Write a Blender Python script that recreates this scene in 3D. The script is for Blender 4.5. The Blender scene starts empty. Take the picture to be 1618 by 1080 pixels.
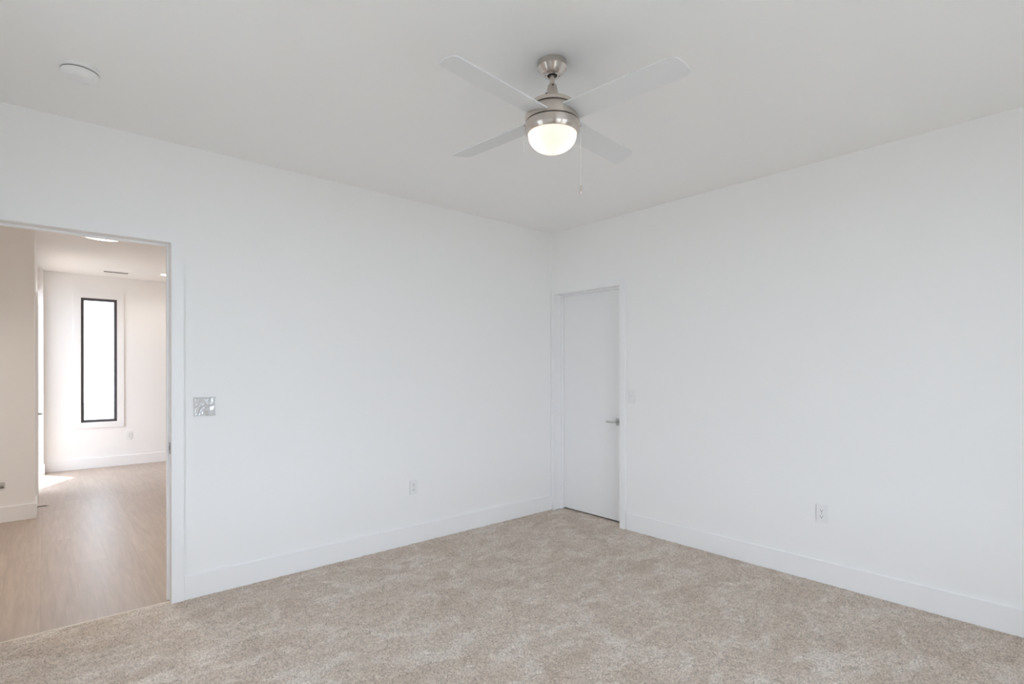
import bpy, bmesh, math, random
import numpy as np
from mathutils import Vector, Matrix

random.seed(7)
C = bpy.context.scene.collection
sc = bpy.context.scene
PI = math.pi

# ------------------------------------------------------------------ camera
CAM = Vector((-3.802, -3.7214, 1.385))
YAW, ROLL, FPX = math.radians(48.688), math.radians(-0.0723), 840.24
fw = Vector((math.cos(YAW), math.sin(YAW), 0))
rt = Vector((math.sin(YAW), -math.cos(YAW), 0))
up = Vector((0, 0, 1))
rt2 = rt * math.cos(ROLL) + up * math.sin(ROLL)
up2 = -rt * math.sin(ROLL) + up * math.cos(ROLL)
cam = bpy.data.cameras.new('camera')
cam_o = bpy.data.objects.new('camera', cam)
C.objects.link(cam_o)
M = Matrix.Identity(4)
for i in range(3):
    M[i][0], M[i][1], M[i][2], M[i][3] = rt2[i], up2[i], -fw[i], CAM[i]
cam_o.matrix_world = M
cam.sensor_width = 36
cam.lens = FPX / 1618 * 36
cam.shift_y = 44.5 / 1618
cam.clip_start = 0.05
sc.camera = cam_o

# ------------------------------------------------------------------ sky, sun, exposure
EXPOSURE = 1.15
SKY = 2.9
sc.view_settings.view_transform = 'Standard'
sc.view_settings.look = 'None'
sc.view_settings.gamma = 1
sc.view_settings.use_curve_mapping = False
sc.view_settings.exposure = EXPOSURE
sc.cycles.max_bounces = 16
sc.cycles.diffuse_bounces = 12
sc.cycles.glossy_bounces = 6
sc.cycles.transparent_max_bounces = 16
sc.cycles.sample_clamp_indirect = 8
sc.cycles.use_denoising = True
sc.cycles.caustics_reflective = False
sc.cycles.caustics_refractive = False

w = bpy.data.worlds.new('overcast_sky')
sc.world = w
w.use_nodes = True
bg = w.node_tree.nodes['Background']
bg.inputs['Color'].default_value = (0.82, 0.91, 1.09, 1)
bg.inputs['Strength'].default_value = SKY

SUN_ELEV = math.radians(68)
SUN_AZ = Vector((0.347, 0.618, 0)).normalized()          # the way the sunlight travels
sun = bpy.data.lights.new('sun', 'SUN')
sun.energy = 7.0
sun.color = (1.0, 0.95, 0.87)
sun.angle = math.radians(0.6)
sun_o = bpy.data.objects.new('sun', sun)
C.objects.link(sun_o)
d = SUN_AZ * math.cos(SUN_ELEV) + Vector((0, 0, -math.sin(SUN_ELEV)))
sun_o.rotation_euler = d.to_track_quat('-Z', 'Y').to_euler()
sun_o.location = (-8, -6, 9)


def portal(name, loc, look, sx, sy):
    """sky portal in a window opening: guides the sky's own light, adds none"""
    l = bpy.data.lights.new(name, 'AREA')
    l.shape = 'RECTANGLE'
    l.size, l.size_y = sx, sy
    l.cycles.is_portal = True
    o = bpy.data.objects.new(name, l)
    C.objects.link(o)
    o.location = loc
    o.rotation_euler = Vector(look).to_track_quat('-Z', 'Z').to_euler()
    return o


# ------------------------------------------------------------------ materials
def mat(name, color, rough=0.5, metal=0.0, spec=0.5, bump=None, extra=None):
    m = bpy.data.materials.new(name)
    m.use_nodes = True
    nt = m.node_tree
    b = nt.nodes['Principled BSDF']
    b.inputs['Base Color'].default_value = (*color, 1)
    b.inputs['Roughness'].default_value = rough
    b.inputs['Metallic'].default_value = metal
    b.inputs['Specular IOR Level'].default_value = spec
    if bump:
        scale, strength, dist = bump
        tc = nt.nodes.new('ShaderNodeTexCoord')
        n = nt.nodes.new('ShaderNodeTexNoise')
        n.inputs['Scale'].default_value = scale
        n.inputs['Detail'].default_value = 4
        bp = nt.nodes.new('ShaderNodeBump')
        bp.inputs['Strength'].default_value = strength
        bp.inputs['Distance'].default_value = dist
        nt.links.new(tc.outputs['Object'], n.inputs['Vector'])
        nt.links.new(n.outputs['Fac'], bp.inputs['Height'])
        nt.links.new(bp.outputs['Normal'], b.inputs['Normal'])
    return m


WALL = mat('wall_paint', (0.915, 0.912, 0.905), 0.6, spec=0.25, bump=(260, 0.05, 0.002))
CEIL = mat('ceiling_paint', (0.915, 0.91, 0.90), 0.8, spec=0.15, bump=(200, 0.06, 0.002))
TRIM = mat('trim_paint', (0.91, 0.91, 0.91), 0.35, spec=0.4)
DOORM = mat('door_paint', (0.89, 0.89, 0.89), 0.4, spec=0.4)
PLASTIC = mat('white_plastic', (0.868, 0.868, 0.865), 0.3)
BLADE = mat('blade_white', (0.785, 0.795, 0.80), 0.6, spec=0.2)
DARK = mat('dark_slot', (0.02, 0.018, 0.017), 0.6)
GREYSLOT = mat('grey_slot', (0.10, 0.10, 0.10), 0.6)
BRASSY = mat('steel_screw', (0.45, 0.44, 0.42), 0.35, 1.0)
STEEL = mat('satin_steel', (0.50, 0.48, 0.46), 0.3, 1.0)
BLACK = mat('black_window_frame', (0.075, 0.068, 0.07), 0.45)
CREAMSTRIP = mat('threshold_edge', (0.80, 0.72, 0.62), 0.5)
GROUND = mat('pale_concrete', (0.19, 0.20, 0.20), 0.9, bump=(8, 0.2, 0.02))
RUBBER = mat('white_rubber', (0.75, 0.74, 0.72), 0.6)


def nickel():
    m = mat('brushed_nickel', (0.66, 0.60, 0.55), 0.27, 1.0)
    nt = m.node_tree
    b = nt.nodes['Principled BSDF']
    b.inputs['Anisotropic'].default_value = 0.9
    b.inputs['Anisotropic Rotation'].default_value = 0.25
    t = nt.nodes.new('ShaderNodeTangent')
    t.direction_type = 'RADIAL'
    t.axis = 'Z'
    nt.links.new(t.outputs['Tangent'], b.inputs['Tangent'])
    # fine turned grain round the axis
    tc = nt.nodes.new('ShaderNodeTexCoord')
    mp = nt.nodes.new('ShaderNodeMapping')
    mp.inputs['Scale'].default_value = (3, 3, 900)
    n = nt.nodes.new('ShaderNodeTexNoise')
    n.inputs['Scale'].default_value = 1.0
    mr = nt.nodes.new('ShaderNodeMapRange')
    mr.inputs['To Min'].default_value = 0.21
    mr.inputs['To Max'].default_value = 0.29
    nt.links.new(tc.outputs['Object'], mp.inputs['Vector'])
    nt.links.new(mp.outputs['Vector'], n.inputs['Vector'])
    nt.links.new(n.outputs['Fac'], mr.inputs['Value'])
    nt.links.new(mr.outputs['Result'], b.inputs['Roughness'])
    return m


NICKEL = nickel()


def glass_pane(name='window_glass', tint=(0.96, 0.98, 0.97, 1)):
    m = bpy.data.materials.new(name)
    m.use_nodes = True
    nt = m.node_tree
    nt.nodes.clear()
    out = nt.nodes.new('ShaderNodeOutputMaterial')
    tr = nt.nodes.new('ShaderNodeBsdfTransparent')
    tr.inputs['Color'].default_value = tint
    gl = nt.nodes.new('ShaderNodeBsdfGlossy')
    gl.inputs['Roughness'].default_value = 0.02
    mx = nt.nodes.new('ShaderNodeMixShader')
    mx.inputs['Fac'].default_value = 0.06
    nt.links.new(tr.outputs[0], mx.inputs[1])
    nt.links.new(gl.outputs[0], mx.inputs[2])
    nt.links.new(mx.outputs[0], out.inputs['Surface'])
    return m


GLASS = glass_pane()
TINTED = glass_pane('tinted_glass', (0.93, 0.93, 0.92, 1))


def film():
    """clear crumpled protective film"""
    m = bpy.data.materials.new('clear_film')
    m.use_nodes = True
    nt = m.node_tree
    nt.nodes.clear()
    out = nt.nodes.new('ShaderNodeOutputMaterial')
    tr = nt.nodes.new('ShaderNodeBsdfTransparent')
    tr.inputs['Color'].default_value = (1.0, 1.0, 1.0, 1)
    gl = nt.nodes.new('ShaderNodeBsdfGlossy')
    gl.inputs['Roughness'].default_value = 0.12
    mx = nt.nodes.new('ShaderNodeMixShader')
    mx.inputs['Fac'].default_value = 0.3
    nt.links.new(tr.outputs[0], mx.inputs[1])
    nt.links.new(gl.outputs[0], mx.inputs[2])
    nt.links.new(mx.outputs[0], out.inputs['Surface'])
    return m


FILM = film()


BOWL_GLOW = 0.08
BULB_W = 0.12


def frosted():
    m = bpy.data.materials.new('frosted_glass')
    m.use_nodes = True
    nt = m.node_tree
    b = nt.nodes['Principled BSDF']
    out = nt.nodes['Material Output']
    nt.nodes.remove(b)
    tl = nt.nodes.new('ShaderNodeBsdfTranslucent')
    tl.inputs['Color'].default_value = (0.95, 0.93, 0.90, 1)
    df = nt.nodes.new('ShaderNodeBsdfDiffuse')
    df.inputs['Color'].default_value = (0.85, 0.84, 0.82, 1)
    mx = nt.nodes.new('ShaderNodeMixShader')
    mx.inputs['Fac'].default_value = 0.6
    gl = nt.nodes.new('ShaderNodeBsdfGlossy')
    gl.inputs['Roughness'].default_value = 0.25
    mx2 = nt.nodes.new('ShaderNodeMixShader')
    mx2.inputs['Fac'].default_value = 0.05
    nt.links.new(df.outputs[0], mx.inputs[1])
    nt.links.new(tl.outputs[0], mx.inputs[2])
    nt.links.new(mx.outputs[0], mx2.inputs[1])
    nt.links.new(gl.outputs[0], mx2.inputs[2])
    em = nt.nodes.new('ShaderNodeEmission')
    em.inputs['Color'].default_value = (1.0, 0.87, 0.72, 1)
    em.inputs['Strength'].default_value = BOWL_GLOW
    ad = nt.nodes.new('ShaderNodeAddShader')
    nt.links.new(mx2.outputs[0], ad.inputs[0])
    nt.links.new(em.outputs[0], ad.inputs[1])
    nt.links.new(ad.outputs[0], out.inputs['Surface'])
    return m


FROST = frosted()


def emit(name, color, strength):
    m = bpy.data.materials.new(name)
    m.use_nodes = True
    b = m.node_tree.nodes['Principled BSDF']
    b.inputs['Base Color'].default_value = (0.9, 0.9, 0.88, 1)
    b.inputs['Emission Color'].default_value = (*color, 1)
    b.inputs['Emission Strength'].default_value = strength
    return m


LIGHTPANEL = emit('light_diffuser', (1.0, 0.92, 0.82), 2.2)
DOWNLIGHT = emit('downlight_lens', (1.0, 0.86, 0.68), 14)


def carpet_mat():
    m = bpy.data.materials.new('carpet_pile')
    m.use_nodes = True
    nt = m.node_tree
    N, L = nt.nodes.new, nt.links.new
    b = nt.nodes['Principled BSDF']
    b.inputs['Roughness'].default_value = 0.95
    b.inputs['Specular IOR Level'].default_value = 0.1
    b.inputs['Sheen Weight'].default_value = 0.15
    b.inputs['Sheen Roughness'].default_value = 0.6
    tc = N('ShaderNodeTexCoord')
    # pile-lay shading put into the colour: soft blotches, stretched along the room
    mp = N('ShaderNodeMapping')
    mp.inputs['Rotation'].default_value = (0, 0, 0.6)
    mp.inputs['Scale'].default_value = (1.0, 1.5, 1)
    L(tc.outputs['Object'], mp.inputs['Vector'])
    n1 = N('ShaderNodeTexNoise')
    n1.inputs['Scale'].default_value = 3.4
    n1.inputs['Detail'].default_value = 9
    n1.inputs['Roughness'].default_value = 0.74
    n1.inputs['Distortion'].default_value = 0.4
    L(mp.outputs[0], n1.inputs['Vector'])
    r1 = N('ShaderNodeValToRGB')
    r1.color_ramp.elements[0].position = 0.34
    r1.color_ramp.elements[0].color = (0.61, 0.50, 0.405, 1)
    r1.color_ramp.elements[1].position = 0.66
    r1.color_ramp.elements[1].color = (0.78, 0.68, 0.59, 1)
    L(n1.outputs['Fac'], r1.inputs['Fac'])
    # brushed patches: pile-lay shading as a paler, greyer colour, with a fairly clear edge
    np_ = N('ShaderNodeTexNoise')
    np_.inputs['Scale'].default_value = 4.4
    np_.inputs['Detail'].default_value = 7
    np_.inputs['Roughness'].default_value = 0.66
    np_.inputs['Distortion'].default_value = 0.9
    L(mp.outputs[0], np_.inputs['Vector'])
    rp = N('ShaderNodeMapRange')
    rp.inputs['From Min'].default_value = 0.50
    rp.inputs['From Max'].default_value = 0.62
    rp.inputs['To Max'].default_value = 0.75
    L(np_.outputs['Fac'], rp.inputs['Value'])
    pm = N('ShaderNodeMix')
    pm.data_type = 'RGBA'
    L(rp.outputs[0], pm.inputs[0])
    L(r1.outputs[0], pm.inputs[6])
    pm.inputs[7].default_value = (0.85, 0.77, 0.69, 1)
    # clumps of tufts
    nc = N('ShaderNodeTexNoise')
    nc.inputs['Scale'].default_value = 30
    nc.inputs['Detail'].default_value = 4
    nc.inputs['Roughness'].default_value = 0.7
    L(tc.outputs['Object'], nc.inputs['Vector'])
    rc = N('ShaderNodeMapRange')
    rc.inputs['From Min'].default_value = 0.32
    rc.inputs['From Max'].default_value = 0.52
    rc.inputs['To Min'].default_value = 0.80
    rc.inputs['To Max'].default_value = 1.04
    L(nc.outputs['Fac'], rc.inputs['Value'])
    cm = N('ShaderNodeMix')
    cm.data_type = 'RGBA'
    cm.blend_type = 'MULTIPLY'
    cm.inputs[0].default_value = 1.0
    L(pm.outputs[2], cm.inputs[6])
    L(rc.outputs[0], cm.inputs[7])
    # single tufts
    n2 = N('ShaderNodeTexNoise')
    n2.inputs['Scale'].default_value = 120
    n2.inputs['Detail'].default_value = 3
    n2.inputs['Roughness'].default_value = 0.75
    L(tc.outputs['Object'], n2.inputs['Vector'])
    r2 = N('ShaderNodeValToRGB')
    r2.color_ramp.elements[0].position = 0.33
    r2.color_ramp.elements[0].color = (0.40, 0.365, 0.335, 1)
    r2.color_ramp.elements[1].position = 0.58
    r2.color_ramp.elements[1].color = (1.12, 1.12, 1.12, 1)
    L(n2.outputs['Fac'], r2.inputs['Fac'])
    mul = N('ShaderNodeMix')
    mul.data_type = 'RGBA'
    mul.blend_type = 'MULTIPLY'
    mul.inputs[0].default_value = 0.72
    L(cm.outputs[2], mul.inputs[6])
    L(r2.outputs[0], mul.inputs[7])
    L(mul.outputs[2], b.inputs['Base Color'])
    n3 = N('ShaderNodeTexNoise')
    n3.inputs['Scale'].default_value = 420
    n3.inputs['Detail'].default_value = 2
    L(tc.outputs['Object'], n3.inputs['Vector'])
    bp = N('ShaderNodeBump')
    bp.inputs['Strength'].default_value = 0.7
    bp.inputs['Distance'].default_value = 0.004
    L(n3.outputs['Fac'], bp.inputs['Height'])
    L(bp.outputs[0], b.inputs['Normal'])
    return m


CARPET = carpet_mat()


def plank_mat():
    m = bpy.data.materials.new('oak_planks')
    m.use_nodes = True
    nt = m.node_tree
    N, L = nt.nodes.new, nt.links.new
    b = nt.nodes['Principled BSDF']
    tc = N('ShaderNodeTexCoord')
    sw = N('ShaderNodeMapping')                       # planks run away from the doorway
    sw.inputs['Rotation'].default_value = (0, 0, -PI / 2)
    L(tc.outputs['Object'], sw.inputs['Vector'])
    br = N('ShaderNodeTexBrick')
    br.inputs['Scale'].default_value = 1.0
    br.inputs['Brick Width'].default_value = 1.22
    br.inputs['Row Height'].default_value = 0.182
    br.inputs['Mortar Size'].default_value = 0.0012
    br.inputs['Mortar Smooth'].default_value = 0.2
    br.offset = 0.37
    br.inputs['Color1'].default_value = (0.0, 0.0, 0.0, 1)
    br.inputs['Color2'].default_value = (1.0, 1.0, 1.0, 1)
    br.inputs['Mortar'].default_value = (0.5, 0.5, 0.5, 1)
    L(sw.outputs[0], br.inputs['Vector'])
    gm = N('ShaderNodeMapping')
    gm.inputs['Scale'].default_value = (14, 1.0, 1)
    L(tc.outputs['Object'], gm.inputs['Vector'])
    addv = N('ShaderNodeVectorMath')
    addv.operation = 'ADD'
    L(gm.outputs[0], addv.inputs[0])
    sc7 = N('ShaderNodeVectorMath')
    sc7.operation = 'SCALE'
    sc7.inputs['Scale'].default_value = 9.0
    L(br.outputs['Color'], sc7.inputs[0])
    L(sc7.outputs[0], addv.inputs[1])
    g = N('ShaderNodeTexNoise')
    g.inputs['Scale'].default_value = 2.4
    g.inputs['Detail'].default_value = 8
    g.inputs['Roughness'].default_value = 0.62
    g.inputs['Distortion'].default_value = 0.5
    L(addv.outputs[0], g.inputs['Vector'])
    r = N('ShaderNodeValToRGB')
    r.color_ramp.elements[0].position = 0.28
    r.color_ramp.elements[0].color = (0.37, 0.29, 0.23, 1)
    r.color_ramp.elements[1].position = 0.72
    r.color_ramp.elements[1].color = (0.53, 0.435, 0.36, 1)
    L(g.outputs['Fac'], r.inputs['Fac'])
    r2 = N('ShaderNodeValToRGB')
    r2.color_ramp.elements[0].color = (0.93, 0.93, 0.93, 1)
    r2.color_ramp.elements[1].color = (1.05, 1.05, 1.05, 1)
    L(br.outputs['Color'], r2.inputs['Fac'])
    mul = N('ShaderNodeMix')
    mul.data_type = 'RGBA'
    mul.blend_type = 'MULTIPLY'
    mul.inputs[0].default_value = 1.0
    L(r.outputs[0], mul.inputs[6])
    L(r2.outputs[0], mul.inputs[7])
    dk = N('ShaderNodeMix')
    dk.data_type = 'RGBA'
    L(br.outputs['Fac'], dk.inputs[0])
    L(mul.outputs[2], dk.inputs[6])
    dk.inputs[7].default_value = (0.36, 0.29, 0.235, 1)
    L(dk.outputs[2], b.inputs['Base Color'])
    mr = N('ShaderNodeMapRange')
    mr.inputs['To Min'].default_value = 0.30
    mr.inputs['To Max'].default_value = 0.46
    L(g.outputs['Fac'], mr.inputs['Value'])
    L(mr.outputs[0], b.inputs['Roughness'])
    b.inputs['Specular IOR Level'].default_value = 0.6
    bp = N('ShaderNodeBump')
    bp.inputs['Strength'].default_value = 0.12
    bp.inputs['Distance'].default_value = 0.002
    L(g.outputs['Fac'], bp.inputs['Height'])
    L(bp.outputs[0], b.inputs['Normal'])
    return m


PLANK = plank_mat()


# ------------------------------------------------------------------ mesh helpers
def add_box(bm, lo, hi, bev=0.0, seg=2):
    lo, hi = Vector(lo), Vector(hi)
    r = bmesh.ops.create_cube(bm, size=1.0)
    vs = r['verts']
    c, s = (lo + hi) / 2, hi - lo
    for v in vs:
        v.co = Vector((v.co.x * s.x, v.co.y * s.y, v.co.z * s.z)) + c
    if bev:
        es = list({e for v in vs for e in v.link_edges})
        bmesh.ops.bevel(bm, geom=es, offset=bev, segments=seg, affect='EDGES', clamp_overlap=True)
    return bm


def box_bm(lo, hi, bev=0.0, seg=2):
    return add_box(bmesh.new(), lo, hi, bev, seg)


def add_lathe(bm, prof, n=64, center=(0, 0, 0), close=True):
    """prof: (radius, z) from one end to the other"""
    rings = []
    for r, z in prof:
        if r < 1e-6:
            rings.append([bm.verts.new((center[0], center[1], center[2] + z))])
        else:
            rings.append([bm.verts.new((center[0] + r * math.cos(2 * PI * k / n), center[1] + r * math.sin(2 * PI * k / n), center[2] + z)) for k in range(n)])
    for a, b in zip(rings, rings[1:]):
        for k in range(n):
            q = (k + 1) % n
            if len(a) == 1 and len(b) == 1:
                continue
            if len(a) == 1:
                bm.faces.new((a[0], b[q], b[k]))
            elif len(b) == 1:
                bm.faces.new((a[k], a[q], b[0]))
            else:
                bm.faces.new((a[k], a[q], b[q], b[k]))
    return bm


def add_tube(bm, pts, r, n=12):
    pts = [Vector(p) for p in pts]
    rings = []
    for i, p in enumerate(pts):
        t = (pts[min(i + 1, len(pts) - 1)] - pts[max(i - 1, 0)]).normalized()
        a = t.orthogonal().normalized() if abs(t.z) < 0.9 else Vector((1, 0, 0))
        a = (a - t * a.dot(t)).normalized()
        b = t.cross(a)
        rr = r[i] if isinstance(r, (list, tuple)) else r
        rings.append([bm.verts.new(p + (a * math.cos(2 * PI * k / n) + b * math.sin(2 * PI * k / n)) * rr) for k in range(n)])
    for a, b in zip(rings, rings[1:]):
        for k in range(n):
            bm.faces.new((a[k], a[(k + 1) % n], b[(k + 1) % n], b[k]))
    bm.faces.new(rings[0])
    bm.faces.new(rings[-1])
    return bm


def obj(name, bm, m, parent=None, smooth=False, loc=None):
    bmesh.ops.recalc_face_normals(bm, faces=bm.faces)
    me = bpy.data.meshes.new(name)
    bm.to_mesh(me)
    bm.free()
    if smooth:
        for p in me.polygons:
            p.use_smooth = True
        try:
            me.set_sharp_from_angle(angle=math.radians(smooth if not isinstance(smooth, bool) else 35))
        except Exception:
            pass
    o = bpy.data.objects.new(name, me)
    C.objects.link(o)
    me.materials.append(m)
    if parent:
        o.parent = parent
    if loc:
        o.location = loc
    return o


def tag(o, label, cat, group=None, kind=None):
    o['label'] = label
    o['category'] = cat
    if group:
        o['group'] = group
    if kind:
        o['kind'] = kind
    return o


def empty(name, label, cat, loc, rotz=0, group=None, kind=None):
    o = bpy.data.objects.new(name, None)
    C.objects.link(o)
    o.empty_display_size = 0.05
    o.location = loc
    o.rotation_euler = (0, 0, rotz)
    return tag(o, label, cat, group, kind)


def struct(name, bm, m, label, cat, smooth=False):
    return tag(obj(name, bm, m, None, smooth), label, cat, kind='structure')


def copy_tree(o, parent=None):
    c = o.copy()
    C.objects.link(c)
    if parent:
        c.parent = parent
    for ch in list(o.children):
        copy_tree(ch, c)
    return c


# ------------------------------------------------------------------ dimensions
H = 2.743                       # ceiling
XW, YR = -4.267, -4.6          # bedroom's unseen walls
TW = 0.13                       # wall thickness
DX0, DX1, DZ = -4.050, -3.237, 2.145          # doorway to the hall (clear opening)
CY0, CY1, CZ = -0.839, -0.045, 2.130          # closet doorway in the right wall
HX = -3.872                     # hall's left wall face
HY = 2.993                      # hall's near wall face
FY = 5.903                      # hall's far wall face
WX0, WX1, WZ0, WZ1 = -3.418, -3.008, 0.652, 2.415   # far window opening
HXR = 0.9                       # hall's unseen right wall
HXL = -6.2

# ------------------------------------------------------------------ shell
bm = bmesh.new()
add_box(bm, (XW - TW, 0, 0), (DX0 - 0.02, TW, H))
add_box(bm, (DX1 + 0.02, 0, 0), (TW, TW, H))
add_box(bm, (DX0 - 0.02, 0, DZ + 0.02), (DX1 + 0.02, TW, H))
struct('wall_left', bm, WALL, 'white painted bedroom wall with the open doorway to the hall', 'wall')

bm = bmesh.new()
add_box(bm, (0, YR - TW, 0), (TW, CY0 - 0.02, H))
add_box(bm, (0, CY1 + 0.02, 0), (TW, 0, H))
add_box(bm, (0, CY0 - 0.02, CZ + 0.02), (TW, CY1 + 0.02, H))
struct('wall_right', bm, WALL, 'white painted bedroom wall with the closed closet door', 'wall')

# rear wall behind the camera: twin double-hung windows
RWX = [(-3.50, -2.50), (-2.35, -1.35)]
RZ0, RZ1 = 0.45, 2.35
bm = bmesh.new()
xs = [XW - TW, RWX[0][0], RWX[0][1], RWX[1][0], RWX[1][1], TW]
add_box(bm, (xs[0], YR - TW, 0), (xs[1], YR, H))
add_box(bm, (xs[2], YR - TW, RZ0), (xs[3], YR, RZ1))
add_box(bm, (xs[4], YR - TW, 0), (0, YR, H))
add_box(bm, (xs[1], YR - TW, 0), (xs[4], YR, RZ0))
add_box(bm, (xs[1], YR - TW, RZ1), (xs[4], YR, H))
struct('wall_rear', bm, WALL, 'white painted bedroom wall with the twin windows behind the camera', 'wall')
SY0, SY1 = -2.2, -1.3
bm = box_bm((XW - TW, YR, 0), (XW, SY0, H))
add_box(bm, (XW - TW, SY1, 0), (XW, 0, H))
add_box(bm, (XW - TW, SY0, 0), (XW, SY1, RZ0))
add_box(bm, (XW - TW, SY0, RZ1), (XW, SY1, H))
struct('wall_side', bm, WALL, 'plain white bedroom wall beside the camera', 'wall')

# hall
bm = bmesh.new()
add_box(bm, (-4.2, FY, 0), (WX0, FY + 0.15, H))
add_box(bm, (WX1, FY, 0), (HXR + TW, FY + 0.15, H))
add_box(bm, (WX0, FY, 0), (WX1, FY + 0.15, WZ0))
add_box(bm, (WX0, FY, WZ1), (WX1, FY + 0.15, H))
struct('wall_hall_far', bm, WALL, 'cream white far hall wall around the tall narrow black framed window', 'wall')
bm = box_bm((HXL, HY, 0), (HX, HY + TW, H))
struct('wall_hall_near', bm, WALL, 'shaded white hall wall at the left edge of the doorway view', 'wall')
# hall's left wall: closed door, then a glazed patio door
D2Y0, D2Y1, D2Z = 3.42, 4.18, 2.10
P0, P1, PZ = 4.36, 5.72, 2.45
bm = bmesh.new()
add_box(bm, (HX - TW, HY + TW, 0), (HX, D2Y0, H))
add_box(bm, (HX - TW, D2Y0, D2Z), (HX, D2Y1, H))
add_box(bm, (HX - TW, D2Y1, 0), (HX, P0, H))
add_box(bm, (HX - TW, P0, PZ), (HX, P1, H))
add_box(bm, (HX - TW, P1, 0), (-3.815, FY, H))
struct('wall_hall_left', bm, WALL, 'bright white hall wall seen edge-on beside the sun patch', 'wall')
# unseen rest of the hall, with an unseen window added to light it
HWY0, HWY1 = 2.7, 3.2
bm = bmesh.new()
add_box(bm, (HXR, TW, 0), (HXR + TW, HWY0, H))
add_box(bm, (HXR, HWY1, 0), (HXR + TW, FY, H))
add_box(bm, (HXR, HWY0, 0), (HXR + TW, HWY1, 0.6))
add_box(bm, (HXR, HWY0, 2.2), (HXR + TW, HWY1, H))
struct('wall_hall_right', bm, WALL, 'white hall wall hidden behind the bedroom wall', 'wall')
bm = box_bm((HXL - TW, TW, 0), (HXL, HY + TW, H))
add_box(bm, (HXL - TW, 0, 0), (XW - TW, TW, H))
struct('wall_hall_side', bm, WALL, 'white hall end wall out of sight beyond the doorway', 'wall')
# closet behind the closet door
bm = bmesh.new()
add_box(bm, (TW, -1.6, 0), (0.9, -1.5, H))
add_box(bm, (0.9, -1.6, 0), (1.0, TW, H))
add_box(bm, (TW, 0.0, 0), (HXR, TW, H))
struct('wall_closet', bm, WALL, 'closet walls hidden behind the closed closet door', 'wall')

bm = box_bm((XW - TW, YR - TW, H), (1.0, TW / 2, H + 0.1))
struct('ceiling', bm, CEIL, 'smooth white bedroom ceiling carrying the fan', 'ceiling')
bm = box_bm((HXL - TW, TW / 2, H), (HXR + TW, HY + TW, H + 0.1))
add_box(bm, (HX - TW, HY + TW, H), (HXR + TW, FY + 0.15, H + 0.1))
struct('ceiling_hall', bm, CEIL, 'cream lit hall ceiling seen through the doorway', 'ceiling')
bm = box_bm((XW - TW - 0.5, YR - 0.75, H + 0.12), (HXR + 0.6, 0, H + 0.2))  # eaves sized to keep the sun out of the bedroom windows
add_box(bm, (HXL - 0.5, 0, H + 0.12), (HXR + 0.6, HY + TW, H + 0.2))
add_box(bm, (HX - TW, HY + TW, H + 0.12), (HXR + 0.6, FY + 0.4, H + 0.2))
struct('roof', bm, TRIM, 'unseen roof slab over the house, eaves shaped to keep the sun out', 'roof')
# unseen slab added outside the patio door; its slanting edge trims the patch of sun
bm = bmesh.new()
pl = [(-4.003, 4.26), (-5.25, 6.17), (-4.003, 6.17)]
lo_ = [bm.verts.new((x, y, 2.60)) for x, y in pl]
hi_ = [bm.verts.new((x, y, 2.68)) for x, y in pl]
bm.faces.new(lo_)
bm.faces.new(hi_)
for i in range(3):
    bm.faces.new((lo_[i], lo_[(i + 1) % 3], hi_[(i + 1) % 3], hi_[i]))
struct('sun_patch_blocker', bm, TRIM, 'unseen slant-edged slab added to trim the sun patch in the hall', 'roof')
bm = box_bm((-30, -30, -0.4), (30, 30, -0.2))
struct('ground', bm, GROUND, 'pale sunlit ground outside the house', 'ground')

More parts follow.
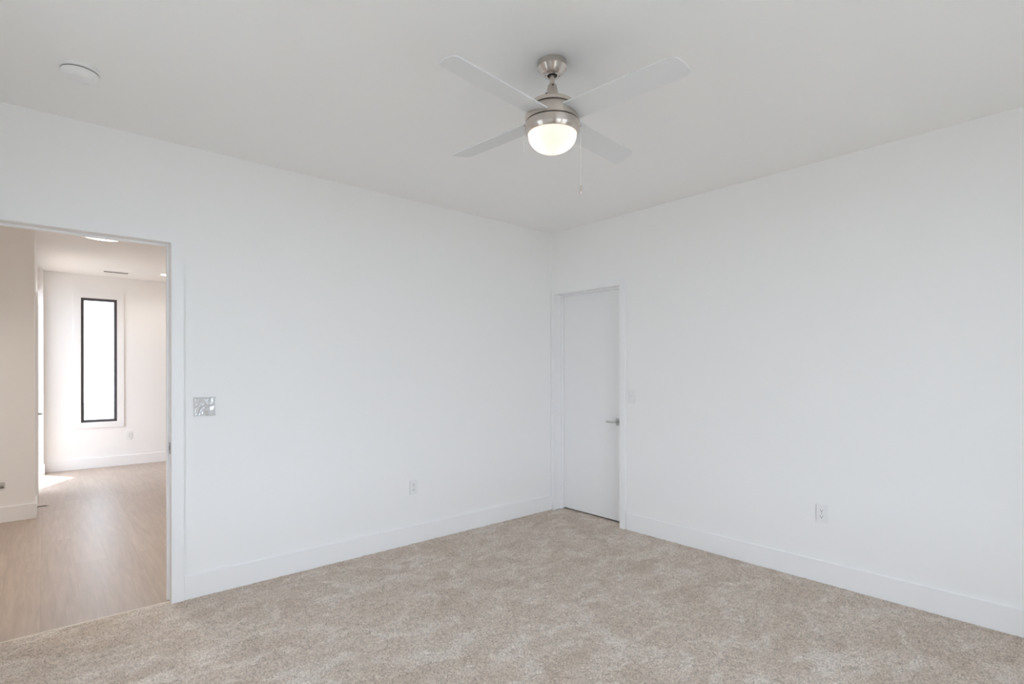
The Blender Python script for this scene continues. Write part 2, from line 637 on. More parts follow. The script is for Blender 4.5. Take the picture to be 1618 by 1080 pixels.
# ------------------------------------------------------------------ floors
def carpet():
    step = 0.006
    x0, x1, y0, y1 = XW, 0.0, YR, 0.0
    nx, ny = int((x1 - x0) / step) + 1, int((y1 - y0) / step) + 1
    gx, gy = np.meshgrid(np.linspace(x0, x1, nx), np.linspace(y0, y1, ny), indexing='xy')
    rng = np.random.default_rng(3)
    j = 0.0020
    jx = rng.uniform(-j, j, gx.shape)
    jy = rng.uniform(-j, j, gy.shape)
    jx[:, [0, -1]] = 0
    jy[[0, -1], :] = 0
    z = rng.uniform(0, 1, gx.shape) ** 1.5 * 0.007

    def smooth(k, amp):
        a = rng.normal(0, 1, (ny // k + 3, nx // k + 3))
        fy, fx = np.arange(ny) / k, np.arange(nx) / k
        iy, ix = fy.astype(int), fx.astype(int)
        ty, tx = (fy - iy)[:, None], (fx - ix)[None, :]
        ty, tx = ty * ty * (3 - 2 * ty), tx * tx * (3 - 2 * tx)
        return amp * ((a[iy][:, ix] * (1 - tx) + a[iy][:, ix + 1] * tx) * (1 - ty) + (a[iy + 1][:, ix] * (1 - tx) + a[iy + 1][:, ix + 1] * tx) * ty)
    z = z + smooth(5, 0.0012) + smooth(14, 0.0010)
    co = np.stack([gx + jx, gy + jy, z - 0.002], -1).reshape(-1, 3)
    a = (np.arange(ny - 1)[:, None] * nx + np.arange(nx - 1)[None, :]).ravel()
    q = np.stack([a, a + 1, a + nx + 1, a + nx], -1)
    me = bpy.data.meshes.new('floor')
    me.vertices.add(len(co))
    me.vertices.foreach_set('co', co.ravel().astype(np.float32))
    me.loops.add(q.size)
    me.loops.foreach_set('vertex_index', q.ravel().astype(np.int32))
    me.polygons.add(len(q))
    me.polygons.foreach_set('loop_start', np.arange(0, q.size, 4, dtype=np.int32))
    me.update()
    me.validate()
    me.polygons.foreach_set('use_smooth', np.ones(len(q), dtype=bool))
    me.materials.append(CARPET)
    o = bpy.data.objects.new('floor', me)
    C.objects.link(o)
    tag(o, 'beige mottled cut-pile carpet over the bedroom floor', 'carpet', kind='structure')
    # tongue of carpet in the two doorways
    for nm, lo, hi, lab in (('floor_doorway', (DX0, 0, -0.02), (DX1, 0.022, 0.002), 'strip of beige carpet under the open doorway'),
                            ('floor_closet', (0, CY0, -0.03), (0.9, CY1, -0.004), 'beige carpet running under the closet door')):
        struct(nm, box_bm(lo, hi), CARPET, lab, 'carpet')


carpet()
bm = box_bm((HXL, 0.03, -0.1), (HXR, FY, 0.0))
struct('floor_hall', bm, PLANK, 'greyish oak plank floor of the hall', 'floor')
bm = box_bm((XW - TW, YR - TW, -0.15), (1.0, 0.03, -0.02))
struct('floor_slab', bm, GROUND, 'floor slab under the bedroom carpet', 'floor')
bm = box_bm((DX0, 0.020, -0.01), (DX1, 0.034, 0.004), 0.002)
struct('trim_9', bm, CREAMSTRIP, 'thin pale edge strip between carpet and plank floor', 'threshold')

# ------------------------------------------------------------------ skirting
BH, BT = 0.146, 0.014
CT, CWD = 0.018, 0.065


def skirting(name, lo, hi, label):
    struct(name, box_bm(lo, hi, 0.003, 2), TRIM, label, 'baseboard', True)


skirting('baseboard_left', (DX1 + CWD, -BT, 0), (-CT, 0, BH), 'white baseboard below the wall with the hall doorway')
skirting('baseboard_right', (-BT, YR, 0), (0, CY0 - CWD - 0.004, BH), 'white baseboard below the wall with the closet door')
skirting('baseboard_rear', (XW, YR, 0), (-BT, YR + BT, BH), 'white baseboard under the twin windows behind the camera')
skirting('baseboard_side', (XW, YR + BT, 0), (XW + BT, -BT, BH), 'white baseboard along the wall beside the camera')
skirting('baseboard_hall_far', (-3.80, FY - BT, 0), (HXR, FY, BH), 'cream white baseboard below the far hall window')
skirting('baseboard_hall_near', (HXL, HY - BT, 0), (HX + BT, HY, BH), 'shaded white baseboard at the left edge of the hall view')
skirting('baseboard_hall_left', (HX, HY, 0), (HX + BT, D2Y0 - CWD, BH), 'short white baseboard between hall corner and hall door')
bm = box_bm((HX, P1 - BT, 0), (-3.815 + BT, P1, BH), 0.003)
add_box(bm, (-3.815, P1, 0), (-3.815 + BT, FY, BH), 0.003)
struct('baseboard_hall_return', bm, TRIM, 'white baseboard round the short sunlit wall end beyond the patch of sun', 'baseboard', True)

# ------------------------------------------------------------------ door casings and jambs
def casing(name, axis, face, sgn, a0, a1, z, label, w0=CWD, w1=CWD, wt=CWD):
    """flat casing round an opening a0..a1 x 0..z on the plane axis=face, standing out by CT to the side sgn"""
    bm = bmesh.new()
    t0, t1 = sorted((face, face + sgn * CT))

    def b(u0, u1, z0, z1):
        if axis == 'y':
            add_box(bm, (u0, t0, z0), (u1, t1, z1), 0.0025)
        else:
            add_box(bm, (t0, u0, z0), (t1, u1, z1), 0.0025)
    b(a0 - w0, a0, 0, z)
    b(a1, a1 + w1, 0, z)
    b(a0 - w0, a1 + w1, z, z + wt)
    return struct(name, bm, TRIM, label, 'door casing', True)


casing('trim_1', 'y', 0, -1, DX0, DX1, DZ, 'white flat casing round the open hall doorway')
casing('trim_2', 'y', TW, 1, DX0, DX1, DZ, 'white casing on the hall side of the open doorway')
casing('trim_3', 'x', 0, -1, CY0, CY1, CZ, 'white flat casing round the closet door', w1=0.043)

# jamb of the hall doorway: liner, stop, strike plate
bm = bmesh.new()
add_box(bm, (DX1, -0.004, 0), (DX1 + 0.02, TW + 0.004, DZ))
add_box(bm, (DX0 - 0.02, -0.004, 0), (DX0, TW + 0.004, DZ))
add_box(bm, (DX0 - 0.02, -0.004, DZ), (DX1 + 0.02, TW + 0.004, DZ + 0.02))
jamb = struct('trim_4', bm, TRIM, 'white jamb lining the open hall doorway, with a steel strike plate', 'door jamb', True)
bm = bmesh.new()
add_box(bm, (DX1 - 0.012, 0.058, 0), (DX1, 0.095, DZ - 0.012), 0.002)
add_box(bm, (DX0, 0.058, 0), (DX0 + 0.012, 0.095, DZ - 0.012), 0.002)
add_box(bm, (DX0, 0.058, DZ - 0.012), (DX1, 0.095, DZ), 0.002)
obj('door_stop_strip', bm, TRIM, jamb, True)
bm = box_bm((DX1 - 0.0025, 0.012, 0.885), (DX1, 0.052, 0.955), 0.001)
sp = obj('strike_plate', bm, STEEL, jamb, True)
sp['label'] = 'satin steel strike plate'
obj('latch_hole', box_bm((DX1 - 0.003, 0.020, 0.908), (DX1 - 0.001, 0.040, 0.934)), GREYSLOT, sp)

# jamb of the closet doorway
CD = 0.118
bm = bmesh.new()
add_box(bm, (-0.004, CY1, 0), (CD + 0.04, CY1 + 0.02, CZ))
add_box(bm, (-0.004, CY0 - 0.02, 0), (CD + 0.04, CY0, CZ))
add_box(bm, (-0.004, CY0 - 0.02, CZ), (CD + 0.04, CY1 + 0.02, CZ + 0.02))
cj = struct('trim_5', bm, TRIM, 'white jamb lining the recess of the closet door', 'door jamb', True)
bm = bmesh.new()
for y0, y1 in ((CY1 - 0.011, CY1), (CY0, CY0 + 0.011)):
    add_box(bm, (CD - 0.04, y0, 0), (CD - 0.002, y1, CZ - 0.011), 0.002)
add_box(bm, (CD - 0.04, CY0, CZ - 0.011), (CD - 0.002, CY1, CZ), 0.002)
obj('door_stop_strip', bm, TRIM, cj, True)


def lever(parent, loc, nrm, along, m=STEEL):
    """door lever: square rosette, neck and a flat bar; nrm = out of the door, along = the bar's direction"""
    n, a, u = Vector(nrm), Vector(along), Vector((0, 0, 1))
    L = Vector(loc)

    def obox(bm, c, s, bev):
        b2 = box_bm((-s[0] / 2, -s[1] / 2, -s[2] / 2), (s[0] / 2, s[1] / 2, s[2] / 2), bev)
        mt = Matrix((a, n, u)).transposed().to_4x4()
        mt.translation = c
        me = bpy.data.meshes.new('tmp')
        b2.to_mesh(me)
        b2.free()
        me.transform(mt)
        bm.from_mesh(me)
        bpy.data.meshes.remove(me)
    bm = bmesh.new()
    obox(bm, L + n * 0.004, (0.066, 0.008, 0.066), 0.002)
    ro = obj('rosette', bm, m, parent, True)
    bm = bmesh.new()
    add_tube(bm, [L + n * 0.006, L + n * 0.048], 0.011, 16)
    obox(bm, L + n * 0.052 + a * 0.050, (0.125, 0.011, 0.0145), 0.003)
    lv = obj('lever_handle', bm, m, parent, True)
    return ro, lv


LEVER_STEEL = mat('satin_lever', (0.56, 0.55, 0.53), 0.28, 1.0)
bm = box_bm((CD, CY0 + 0.003, 0.012), (CD + 0.035, CY1 - 0.003, CZ - 0.003), 0.0015)
d1 = struct('door_1', bm, DOORM, 'closed flat white closet door with a steel lever', 'door', True)
lever(d1, (CD, -0.737, 0.912), (-1, 0, 0), (0, 1, 0), LEVER_STEEL)

# hall door, closed, seen edge-on
bm = box_bm((HX - 0.040, D2Y0 + 0.003, 0.01), (HX - 0.004, D2Y1 - 0.003, D2Z - 0.003), 0.0015)
d2 = struct('door_2', bm, DOORM, 'closed white hall door seen edge-on with a steel lever', 'door', True)
lever(d2, (HX - 0.004, D2Y1 - 0.065, 0.91), (1, 0, 0), (0, -1, 0), LEVER_STEEL)
for z in (0.25, 1.05, 1.86):
    bm = bmesh.new()
    add_tube(bm, [(HX + 0.004, D2Y0 + 0.002, z - 0.045), (HX + 0.004, D2Y0 + 0.002, z + 0.045)], 0.006, 10)
    obj('hinge', bm, STEEL, d2, True)
casing('trim_6', 'x', HX, 1, D2Y0, D2Y1, D2Z, 'white casing round the edge-on hall door')

# glazed patio door in the hall's left wall
bm = bmesh.new()
for y0, y1 in ((P0, P0 + 0.03), (P1 - 0.03, P1)):
    add_box(bm, (HX - 0.09, y0, 0), (HX - 0.05, y1, PZ), 0.002)
add_box(bm, (HX - 0.09, P0 + 0.03, PZ - 0.04), (HX - 0.05, P1 - 0.03, PZ), 0.002)
add_box(bm, (HX - 0.09, P0 + 0.03, 0), (HX - 0.05, P1 - 0.03, 0.012), 0.002)
d3 = struct('door_3', bm, TRIM, 'glazed patio door letting the sun onto the hall floor', 'door', True)
obj('pane', box_bm((HX - 0.074, P0 + 0.03, 0.012), (HX - 0.068, P1 - 0.03, PZ - 0.04)), TINTED, d3)
portal('patio_sky_portal', (HX - 0.14, (P0 + P1) / 2, PZ / 2), (1, 0, 0), PZ, P1 - P0)

# ------------------------------------------------------------------ windows
def window(n, axis, face, out, a0, a1, z0, z1, depth, m, fwid, label, rail=False, setback=0.06):
    s = 1 if out > 0 else -1
    bm = bmesh.new()

    def b(u0, u1, v0, v1, d0, d1, bb=bm, bev=0.002):
        t0, t1 = sorted((face + s * d0, face + s * d1))
        if axis == 'y':
            add_box(bb, (u0, t0, v0), (u1, t1, v1), bev)
        else:
            add_box(bb, (t0, u0, v0), (t1, u1, v1), bev)
    d0, d1 = setback, setback + depth
    b(a0, a0 + fwid, z0, z1, d0, d1)
    b(a1 - fwid, a1, z0, z1, d0, d1)
    b(a0 + fwid, a1 - fwid, z0, z0 + fwid, d0, d1)
    b(a0 + fwid, a1 - fwid, z1 - fwid, z1, d0, d1)
    if rail:
        zm = (z0 + z1) / 2
        b(a0 + fwid, a1 - fwid, zm - 0.02, zm + 0.02, d0, d1)
        am = (a0 + a1) / 2
        b(am - 0.009, am + 0.009, z0 + fwid, z1 - fwid, d0 + depth * 0.3, d0 + depth * 0.7)
    wo = struct('window_%d' % n, bm, m, label, 'window', True)
    bp = bmesh.new()
    b(a0 + fwid, a1 - fwid, z0 + fwid, z1 - fwid, d0 + depth * 0.45, d0 + depth * 0.55, bp, 0)
    obj('pane', bp, GLASS, wo)
    return wo


window(1, 'y', FY, 1, WX0, WX1, WZ0, WZ1, 0.06, BLACK, 0.034, 'tall narrow black framed window in the far hall wall', setback=0.012)
portal('far_window_sky_portal', ((WX0 + WX1) / 2, FY + 0.16, (WZ0 + WZ1) / 2), (0, -1, 0), WX1 - WX0, WZ1 - WZ0)
# casing of the far window
bm = bmesh.new()
cw = 0.082
for lo, hi in (((WX0 - cw, WZ0), (WX0, WZ1)), ((WX1, WZ0), (WX1 + cw, WZ1)), ((WX0 - cw, WZ1), (WX1 + cw, WZ1 + cw)), ((WX0 - cw, WZ0 - cw), (WX1 + cw, WZ0))):
    add_box(bm, (lo[0], FY - 0.016, lo[1]), (hi[0], FY, hi[1]), 0.0025)
struct('trim_7', bm, TRIM, 'white flat casing round the tall black framed hall window', 'window casing', True)

for i, (a, b_) in enumerate(RWX):
    window(2 + i, 'y', YR, -1, a, b_, RZ0, RZ1, 0.05, TRIM, 0.045, 'white double-hung window %s behind the camera' % ('nearer the side wall' if i == 0 else 'nearer the closet wall'), rail=True)
    portal('rear_window_sky_portal', ((a + b_) / 2, YR - TW - 0.01, (RZ0 + RZ1) / 2), (0, 1, 0), b_ - a, RZ1 - RZ0)
bm = bmesh.new()
r0, r1, r2, r3 = RWX[0] + RWX[1]
for lo, hi in (((r0 - 0.08, RZ0 - 0.08), (r3 + 0.08, RZ0)), ((r0 - 0.08, RZ1), (r3 + 0.08, RZ1 + 0.08)), ((r0 - 0.08, RZ0), (r0, RZ1)), ((r3, RZ0), (r3 + 0.08, RZ1)), ((r1, RZ0), (r2, RZ1))):
    add_box(bm, (lo[0], YR, lo[1]), (hi[0], YR + 0.016, hi[1]), 0.0025)
struct('trim_8', bm, TRIM, 'white casing round the twin windows behind the camera', 'window casing', True)

window(5, 'x', XW, -1, SY0, SY1, RZ0, RZ1, 0.05, TRIM, 0.045, 'unseen white double-hung window added beside the camera for light', rail=True)  # unseen window added to throw daylight on the closet wall
portal('added_side_window_portal', (XW - TW - 0.01, (SY0 + SY1) / 2, (RZ0 + RZ1) / 2), (1, 0, 0), RZ1 - RZ0, SY1 - SY0)
window(4, 'x', HXR, 1, HWY0, HWY1, 0.6, 2.2, 0.06, BLACK, 0.04, 'wide black framed hall window added unseen behind the bedroom wall to light the hall')  # unseen window added to brighten the hall
portal('added_hall_window_portal', (HXR + TW + 0.01, (HWY0 + HWY1) / 2, 1.4), (-1, 0, 0), 1.6, HWY1 - HWY0)

# ------------------------------------------------------------------ ceiling fan
FX, FYY = -2.115, -2.074
fan = empty('ceiling_fan', 'brushed nickel ceiling fan with four white blades and a lit frosted bowl', 'ceiling fan', (FX, FYY, H))
Z = lambda z: z - H
bm = bmesh.new()
add_lathe(bm, [(0.0, 0), (0.064, 0), (0.065, -0.004), (0.065, -0.026), (0.062, -0.029), (0.053, -0.043), (0.042, -0.055), (0.036, -0.058), (0.0225, -0.0585), (0.0215, -0.052), (0, -0.052)])
cn = obj('canopy', bm, NICKEL, fan, True)
bm = bmesh.new()
add_lathe(bm, [(0.0215, -0.0590), (0.0215, -0.0530), (0.0, -0.0530)], 32)
hb = obj('hanger_ball', add_lathe(bmesh.new(), [(0.0, -0.0532), (0.021, -0.0534), (0.0205, -0.0580), (0.016, -0.0600), (0.0, -0.0602)], 32), DARK, cn, True)
hb['label'] = 'black hanger ball'
bm.free()
for a in (0.9, 2.5, 4.2, 5.6):
    obj('screw', add_lathe(bmesh.new(), [(0, -0.0592), (0.0026, -0.0590), (0.0030, -0.057), (0, -0.056)], 10, (0.030 * math.cos(a), 0.030 * math.sin(a), 0)), DARK, cn)
bm = bmesh.new()
add_tube(bm, [(0, 0, -0.055), (0, 0, -0.13)], 0.0108, 24)
obj('downrod', bm, NICKEL, fan, True)
bm = bmesh.new()
add_lathe(bm, [(0.0112, -0.098), (0.0175, -0.099), (0.0195, -0.103), (0.0275, -0.142), (0.030, -0.146), (0.030, -0.200), (0, -0.200)], 40)
cp = obj('coupling', bm, NICKEL, fan, True)
# set screws of the coupling, on the side towards the room's near corner
va = math.atan2(CAM.y - FYY, CAM.x - FX)
for a, z, r in ((va + 0.12, -0.108, 0.0205), (va - 1.15, -0.141, 0.0305)):
    e = Vector((math.cos(a), math.sin(a), 0))
    obj('set_screw', add_tube(bmesh.new(), [e * (r - 0.003) + Vector((0, 0, z)), e * (r + 0.001) + Vector((0, 0, z))], 0.0032, 10), DARK, cp)
RB = 0.1205
ZG1, ZG2 = Z(2.539), Z(2.474)       # dark gaps
bm = bmesh.new()
add_lathe(bm, [(0.026, ZG1 + 0.023), (0.080, ZG1 + 0.0225), (0.095, ZG1 + 0.021), (0.098, ZG1 + 0.018), (0.098, ZG1 + 0.003), (0.095, ZG1 + 0.0015), (0, ZG1 + 0.0015)], 96)
obj('top_cover', bm, NICKEL, fan, True)
bm = bmesh.new()
add_lathe(bm, [(0, ZG1 - 0.002), (0.094, ZG1 - 0.002), (0.099, ZG1 - 0.0035), (0.109, ZG1 - 0.010), (0.1165, ZG1 - 0.019), (0.1195, ZG1 - 0.028), (RB, ZG1 - 0.036), (RB, ZG2 + 0.003), (RB - 0.003, ZG2 + 0.0016), (0, ZG2 + 0.0016)], 96)
obj('motor_housing', bm, NICKEL, fan, 50)
bm = bmesh.new()
add_lathe(bm, [(0, ZG1 + 0.004), (0.0925, ZG1 + 0.004), (0.0925, ZG1 - 0.004), (0, ZG1 - 0.004)], 64)
add_lathe(bm, [(0, ZG2 + 0.004), (0.1165, ZG2 + 0.004), (0.1165, ZG2 - 0.004), (0, ZG2 - 0.004)], 64)
g_ = obj('shadow_gap', bm, DARK, fan, True)
g_['label'] = 'dark gaps between the nickel rings'
bm = bmesh.new()
zb = ZG2 - 0.0016
ZR = Z(2.424)
add_lathe(bm, [(0.09, zb), (RB - 0.003, zb), (RB, zb - 0.002), (RB, Z(2.446)), (RB - 0.001, Z(2.438)), (RB - 0.005, Z(2.430)), (0.1105, ZR), (0.1075, ZR - 0.0005), (0.1065, ZR + 0.006), (0.09, ZR + 0.01)], 96)
kit = obj('light_kit', bm, NICKEL, fan, True)
prof = [(0.1068, ZR + 0.004)]
for i in range(1, 19):
    t = i / 18 * PI / 2
    prof.append((0.1068 * math.cos(t) ** 0.9 if i < 18 else 0.0, ZR - 0.078 * math.sin(t)))
bm = add_lathe(bmesh.new(), prof, 96)
bw = obj('glass_bowl', bm, FROST, fan, 60)
bw['label'] = 'lit frosted glass bowl'
# two bulbs inside the bowl
for sx in (-1, 1):
    l = bpy.data.lights.new('bulb', 'POINT')
    l.energy = BULB_W
    l.color = (1.0, 0.88, 0.74)
    l.shadow_soft_size = 0.02
    lo = bpy.data.objects.new('fan_bulb_light', l)
    C.objects.link(lo)
    lo.parent = fan
    lo.location = (sx * rt.x * 0.062, sx * rt.y * 0.062, ZR - 0.012)

# blades
BR0, BR1, BWD, BPITCH = 0.09, 0.618, 0.122, math.radians(-10.5)


def blade_bm():
    """flat board: straight sides, rounded asymmetric tip; lies along +X, pitched about X"""
    hw = BWD / 2
    out = [(BR0, -hw), (BR1 - 0.045, -hw)]
    for i in range(1, 8):
        t = i / 8 * PI / 2
        out.append((BR1 - 0.045 + 0.036 * math.sin(t), -hw + 0.036 * (1 - math.cos(t))))
    out.append((BR1 - 0.002, 0.0))
    for i in range(1, 9):
        t = i / 8 * PI / 2
        out.append((BR1 - 0.025 + 0.025 * math.cos(t), hw - 0.025 + 0.025 * math.sin(t)))
    out.append((BR0, hw))
    bm = bmesh.new()
    th = 0.0055
    lo = [bm.verts.new((x, y, -th / 2)) for x, y in out]
    hi = [bm.verts.new((x, y, th / 2)) for x, y in out]
    bm.faces.new(lo)
    bm.faces.new(hi)
    for i in range(len(out)):
        q = (i + 1) % len(out)
        bm.faces.new((lo[i], lo[q], hi[q], hi[i]))
    return bm


TH0 = math.radians(-174.2)
ZBL = Z(2.498)
bl = obj('blade', blade_bm(), BLADE, fan, 30)
for k in range(4):
    o = bl if k == 0 else bl.copy()
    if k:
        C.objects.link(o)
    o.matrix_local = Matrix.Translation((0, 0, ZBL)) @ Matrix.Rotation(TH0 + k * PI / 2, 4, 'Z') @ Matrix.Rotation(BPITCH, 4, 'X')

# pull chains: one each side of the light kit as seen from the room's near corner
for side, ln, bob in ((1, 0.265, True), (-1, 0.115, False)):
    e = rt * side
    p0 = e * (RB - 0.002) + Vector((0, 0, Z(2.466)))
    bm = bmesh.new()
    add_tube(bm, [p0, p0 + e * 0.006, p0 + e * 0.0075 + Vector((0, 0, -0.005))], 0.0028, 10)
    fer = obj('chain_ferrule', bm, NICKEL, fan, True)
    top = p0 + e * 0.0075 + Vector((0, 0, -0.004))
    bm = bmesh.new()
    nb = int(ln / 0.0045)
    for i in range(nb):
        c = top + Vector((0, 0, -i * ln / nb))
        add_lathe(bm, [(0, 0.0016), (0.0009, 0.0008), (0.0012, 0), (0.0009, -0.0008), (0, -0.0016)], 6, c)
    add_tube(bm, [top, top - Vector((0, 0, ln))], 0.0006, 6)
    ch = obj('pull_chain', bm, RUBBER, fan, True)
    if bob:
        b0 = top - Vector((0, 0, ln))
        bm = add_lathe(bmesh.new(), [(0, 0.004), (0.0022, 0.003), (0.003, -0.002), (0.0042, -0.014), (0.0052, -0.024), (0.0046, -0.031), (0.0022, -0.034), (0, -0.0345)], 20, b0)
        pb = obj('pull_bob', bm, NICKEL, ch, True)
        pb['label'] = 'nickel pull bob'

# ------------------------------------------------------------------ smoke detector
sd = empty('smoke_detector', 'round white smoke detector on the bedroom ceiling', 'smoke detector', (-3.681, -0.640, H))
obj('base_plate', add_lathe(bmesh.new(), [(0, 0), (0.074, 0), (0.075, -0.003), (0.075, -0.012), (0.072, -0.015), (0, -0.015)], 64), PLASTIC, sd, True)
obj('dark_groove', add_lathe(bmesh.new(), [(0, -0.014), (0.0665, -0.014), (0.0665, -0.019), (0, -0.019)], 64), GREYSLOT, sd, True)
bm = add_lathe(bmesh.new(), [(0, -0.0185), (0.067, -0.0185), (0.0685, -0.021), (0.0665, -0.036), (0.060, -0.046), (0.048, -0.051), (0.030, -0.0525), (0, -0.053)], 64)
obj('sensor_cover', bm, PLASTIC, sd, True)
obj('test_button', add_lathe(bmesh.new(), [(0, -0.0525), (0.012, -0.0525), (0.0115, -0.0545), (0, -0.055)], 24, (0.02, 0.02, 0)), PLASTIC, sd, True)

# ------------------------------------------------------------------ wall plates (built facing -Y at the origin)
def outlet(name, label, loc, rotz):
    t = empty(name, label, 'wall outlet', loc, rotz, 'duplex wall outlets')
    obj('cover_plate', box_bm((-0.036, -0.006, -0.059), (0.036, 0, 0.059), 0.003, 3), PLASTIC, t, True)
    for s in (1, -1):
        zc = 0.0195 * s
        bm = bmesh.new()
        pts = [(0.0165 * math.cos(a), 0.0145 * max(-0.82, min(0.82, math.sin(a)))) for a in [2 * PI * i / 40 for i in range(40)]]
        f = [bm.verts.new((x, -0.0078, zc + z)) for x, z in pts]
        g = [bm.verts.new((x, -0.005, zc + z)) for x, z in pts]
        bm.faces.new(f)
        for i in range(40):
            bm.faces.new((f[i], f[(i + 1) % 40], g[(i + 1) % 40], g[i]))
        rc = obj('receptacle', bm, PLASTIC, t, 50)
        bm = bmesh.new()
        add_box(bm, (-0.0075, -0.0082, zc - 0.001), (-0.0053, -0.0070, zc + 0.0075))
        add_box(bm, (0.0053, -0.0082, zc), (0.0075, -0.0070, zc + 0.0065))
        add_tube(bm, [(0, -0.0082, zc - 0.0062), (0, -0.0070, zc - 0.0062)], 0.0030, 12)
        sl = obj('slots', bm, DARK, rc)
        sl['label'] = 'dark plug slots'
    obj('screw', add_tube(bmesh.new(), [(0, -0.0070, 0), (0, -0.0055, 0)], 0.0030, 12), BRASSY, t)
    return t


o1 = outlet('wall_outlet', 'white duplex outlet low on the wall between doorway and corner', (-1.583, 0, 0.451), 0)
o2 = copy_tree(o1)
tag(o2, 'white duplex outlet low on the right-hand wall past the closet door', 'wall outlet', 'duplex wall outlets')
o2.location = (0, -2.452, 0.450)
o2.rotation_euler = (0, 0, -PI / 2)
o3 = copy_tree(o1)
tag(o3, 'white duplex outlet on the far hall wall below the tall window', 'wall outlet', 'duplex wall outlets')
o3.location = (-2.863, FY, 0.435)

# single switch by the closet door
t = empty('light_switch', 'single white toggle switch beside the closet door', 'light switch', (0, -0.957, 1.157), -PI / 2)
obj('cover_plate', box_bm((-0.036, -0.006, -0.059), (0.036, 0, 0.059), 0.003, 3), PLASTIC, t, True)
bm = box_bm((-0.0055, -0.0075, -0.0125), (0.0055, -0.004, 0.0125), 0.0008)
obj('toggle_slot', bm, PLASTIC, t, True)
bm = box_bm((-0.004, -0.018, -0.001), (0.004, -0.004, 0.011), 0.0015)
obj('toggle', bm, PLASTIC, t, True)
for z in (0.030, -0.030):
    obj('screw', add_tube(bmesh.new(), [(0, -0.0072, z), (0, -0.0055, z)], 0.003, 12), PLASTIC, t)

# double switch by the hall doorway, still under its crumpled clear film
t = empty('light_switch', 'double white switch plate under crumpled clear film by the hall doorway', 'light switch', (-3.0615, 0, 1.164), 0)
obj('cover_plate', box_bm((-0.0585, -0.007, -0.057), (0.0585, 0, 0.057), 0.003, 3), PLASTIC, t, True)
for x in (-0.023, 0.023):
    obj('rocker', box_bm((x - 0.0165, -0.0105, -0.033), (x + 0.0165, -0.005, 0.033), 0.002), PLASTIC, t, True)
rng = random.Random(5)
bm = bmesh.new()
nx, nz = 20, 18
grid = []
for j in range(nz + 1):
    row = []
    for i in range(nx + 1):
        u, v = i / nx, j / nz
        edge = min(u, 1 - u, v, 1 - v)
        cr = math.sin(u * 11 + 2 * math.sin(v * 7)) * math.sin(v * 8 + 2.0 * math.sin(u * 8 + 1))
        amp = 0.0042 * min(1, edge * 9) * (1.0 if u < 0.72 else 0.35)
        y = -0.0125 - amp * (0.8 + cr) - rng.uniform(0, 0.0005) * min(1, edge * 8)
        row.append(bm.verts.new((-0.060 + 0.120 * u, y if edge > 0.01 else -0.008, -0.0585 + 0.117 * v)))
    grid.append(row)
for j in range(nz):
    for i in range(nx):
        bm.faces.new((grid[j][i], grid[j][i + 1], grid[j + 1][i + 1], grid[j + 1][i]))
pf = obj('protective_film', bm, FILM, t, 25)
pf['label'] = 'crumpled clear plastic film'

# ------------------------------------------------------------------ hall fittings
# spring door stop on the hall baseboard corner
t = empty('door_stopper', 'thin spring door stopper sticking out of the hall baseboard corner', 'door stopper', (HX + BT, HY + 0.11, 0.085))
obj('base', add_tube(bmesh.new(), [(0, 0, 0), (0.006, 0, 0)], 0.011, 14), STEEL, t, True)
bm = bmesh.new()
add_tube(bm, [(0.004 + 0.066 * i / 140, 0.0062 * math.cos(i * 2 * PI / 10), 0.0062 * math.sin(i * 2 * PI / 10)) for i in range(141)], 0.0016, 6)
obj('spring', bm, STEEL, t, True)
obj('rubber_tip', add_tube(bmesh.new(), [(0.069, 0, 0), (0.080, 0, 0), (0.083, 0, 0)], [0.0075, 0.0075, 0.005], 14), RUBBER, t, True)

# small vent plate low on the shaded hall wall
t = empty('vent_plate', 'silver grey slotted vent plate low on the shaded hall wall', 'vent', (-4.19, HY, 0.339))
obj('frame', box_bm((-0.12, -0.010, -0.030), (0.115, 0, 0.030), 0.003), mat('pale_vent_grey', (0.62, 0.61, 0.59), 0.35, 0.3), t, True)
bm = bmesh.new()
add_box(bm, (-0.11, -0.0115, -0.021), (0.108, -0.008, -0.012))
add_box(bm, (-0.11, -0.0115, -0.004), (0.108, -0.008, 0.000))
obj('slot', bm, DARK, t)

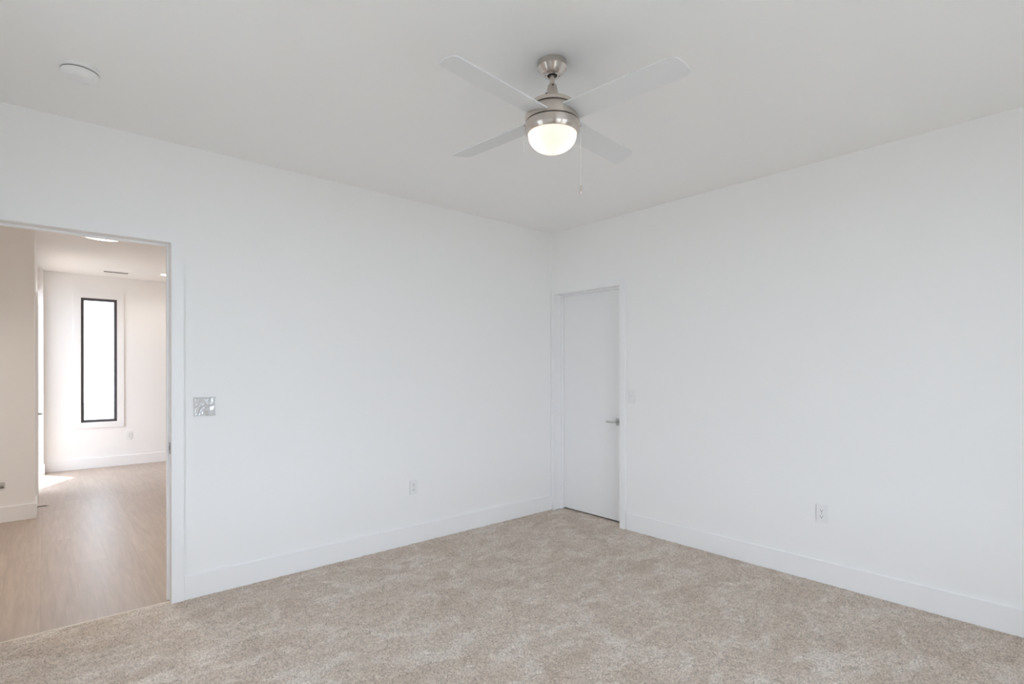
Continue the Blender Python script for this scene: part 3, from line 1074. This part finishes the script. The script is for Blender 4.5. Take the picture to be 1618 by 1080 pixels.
# ceiling register and downlights
t = empty('ceiling_register', 'slim white air register on the hall ceiling near the far window', 'air register', (-3.06, 5.39, H))
obj('frame', box_bm((-0.155, -0.07, -0.006), (0.155, 0.07, 0), 0.002), TRIM, t, True)
bm = bmesh.new()
for i in range(7):
    y = -0.045 + 0.015 * i
    add_box(bm, (-0.135, y, -0.0068), (0.135, y + 0.006, -0.004))
obj('louvre_slots', bm, GREYSLOT, t)


DL_W = 4


def downlight(loc, label, watt):
    t = empty('downlight', label, 'downlight', (*loc, H), 0, 'recessed hall downlights')
    obj('trim_ring', add_lathe(bmesh.new(), [(0.068, -0.001), (0.074, -0.006), (0.088, -0.005), (0.090, 0.0), (0.068, 0.0)], 48), PLASTIC, t, True)
    l = bpy.data.lights.new('downlight_lamp', 'AREA')
    l.shape = 'DISK'
    l.size = 0.13
    l.spread = math.radians(140)
    l.energy = watt
    l.color = (1.0, 0.93, 0.85)
    lo = bpy.data.objects.new('downlight_lamp', l)
    C.objects.link(lo)
    lo.parent = t
    lo.location = (0, 0, -0.008)
    obj('lens', add_lathe(bmesh.new(), [(0, -0.0035), (0.068, -0.003), (0.0685, -0.001), (0, -0.001)], 48), DOWNLIGHT, t, True)
    return t


t = empty('ceiling_light', 'round flush white ceiling light peeping out under the doorway head', 'ceiling light', (-3.36, 3.005, H))
obj('rim', add_lathe(bmesh.new(), [(0, 0), (0.178, 0), (0.178, -0.012), (0.170, -0.016), (0, -0.016)], 64), PLASTIC, t, True)
obj('diffuser', add_lathe(bmesh.new(), [(0, -0.015), (0.168, -0.0155), (0.160, -0.022), (0.10, -0.026), (0, -0.027)], 64), LIGHTPANEL, t, True)

dl = downlight((-2.500, 5.18), 'lit recessed downlight showing at the right edge of the doorway view', DL_W * 0.3)
dn = downlight((-1.2, 3.0), 'unseen recessed downlight added to brighten the right part of the hall', DL_W)  # this lamp and its copies are unseen, added to brighten the hall
for loc, lab in (((-5.2, 1.6), 'unseen recessed downlight added to brighten the left end of the hall'),
                 ((-3.4, 1.2), 'unseen recessed downlight added close above the doorway to brighten the hall')):
    o = copy_tree(dn)
    tag(o, lab, 'downlight', 'recessed hall downlights')
    o.location = (*loc, H)
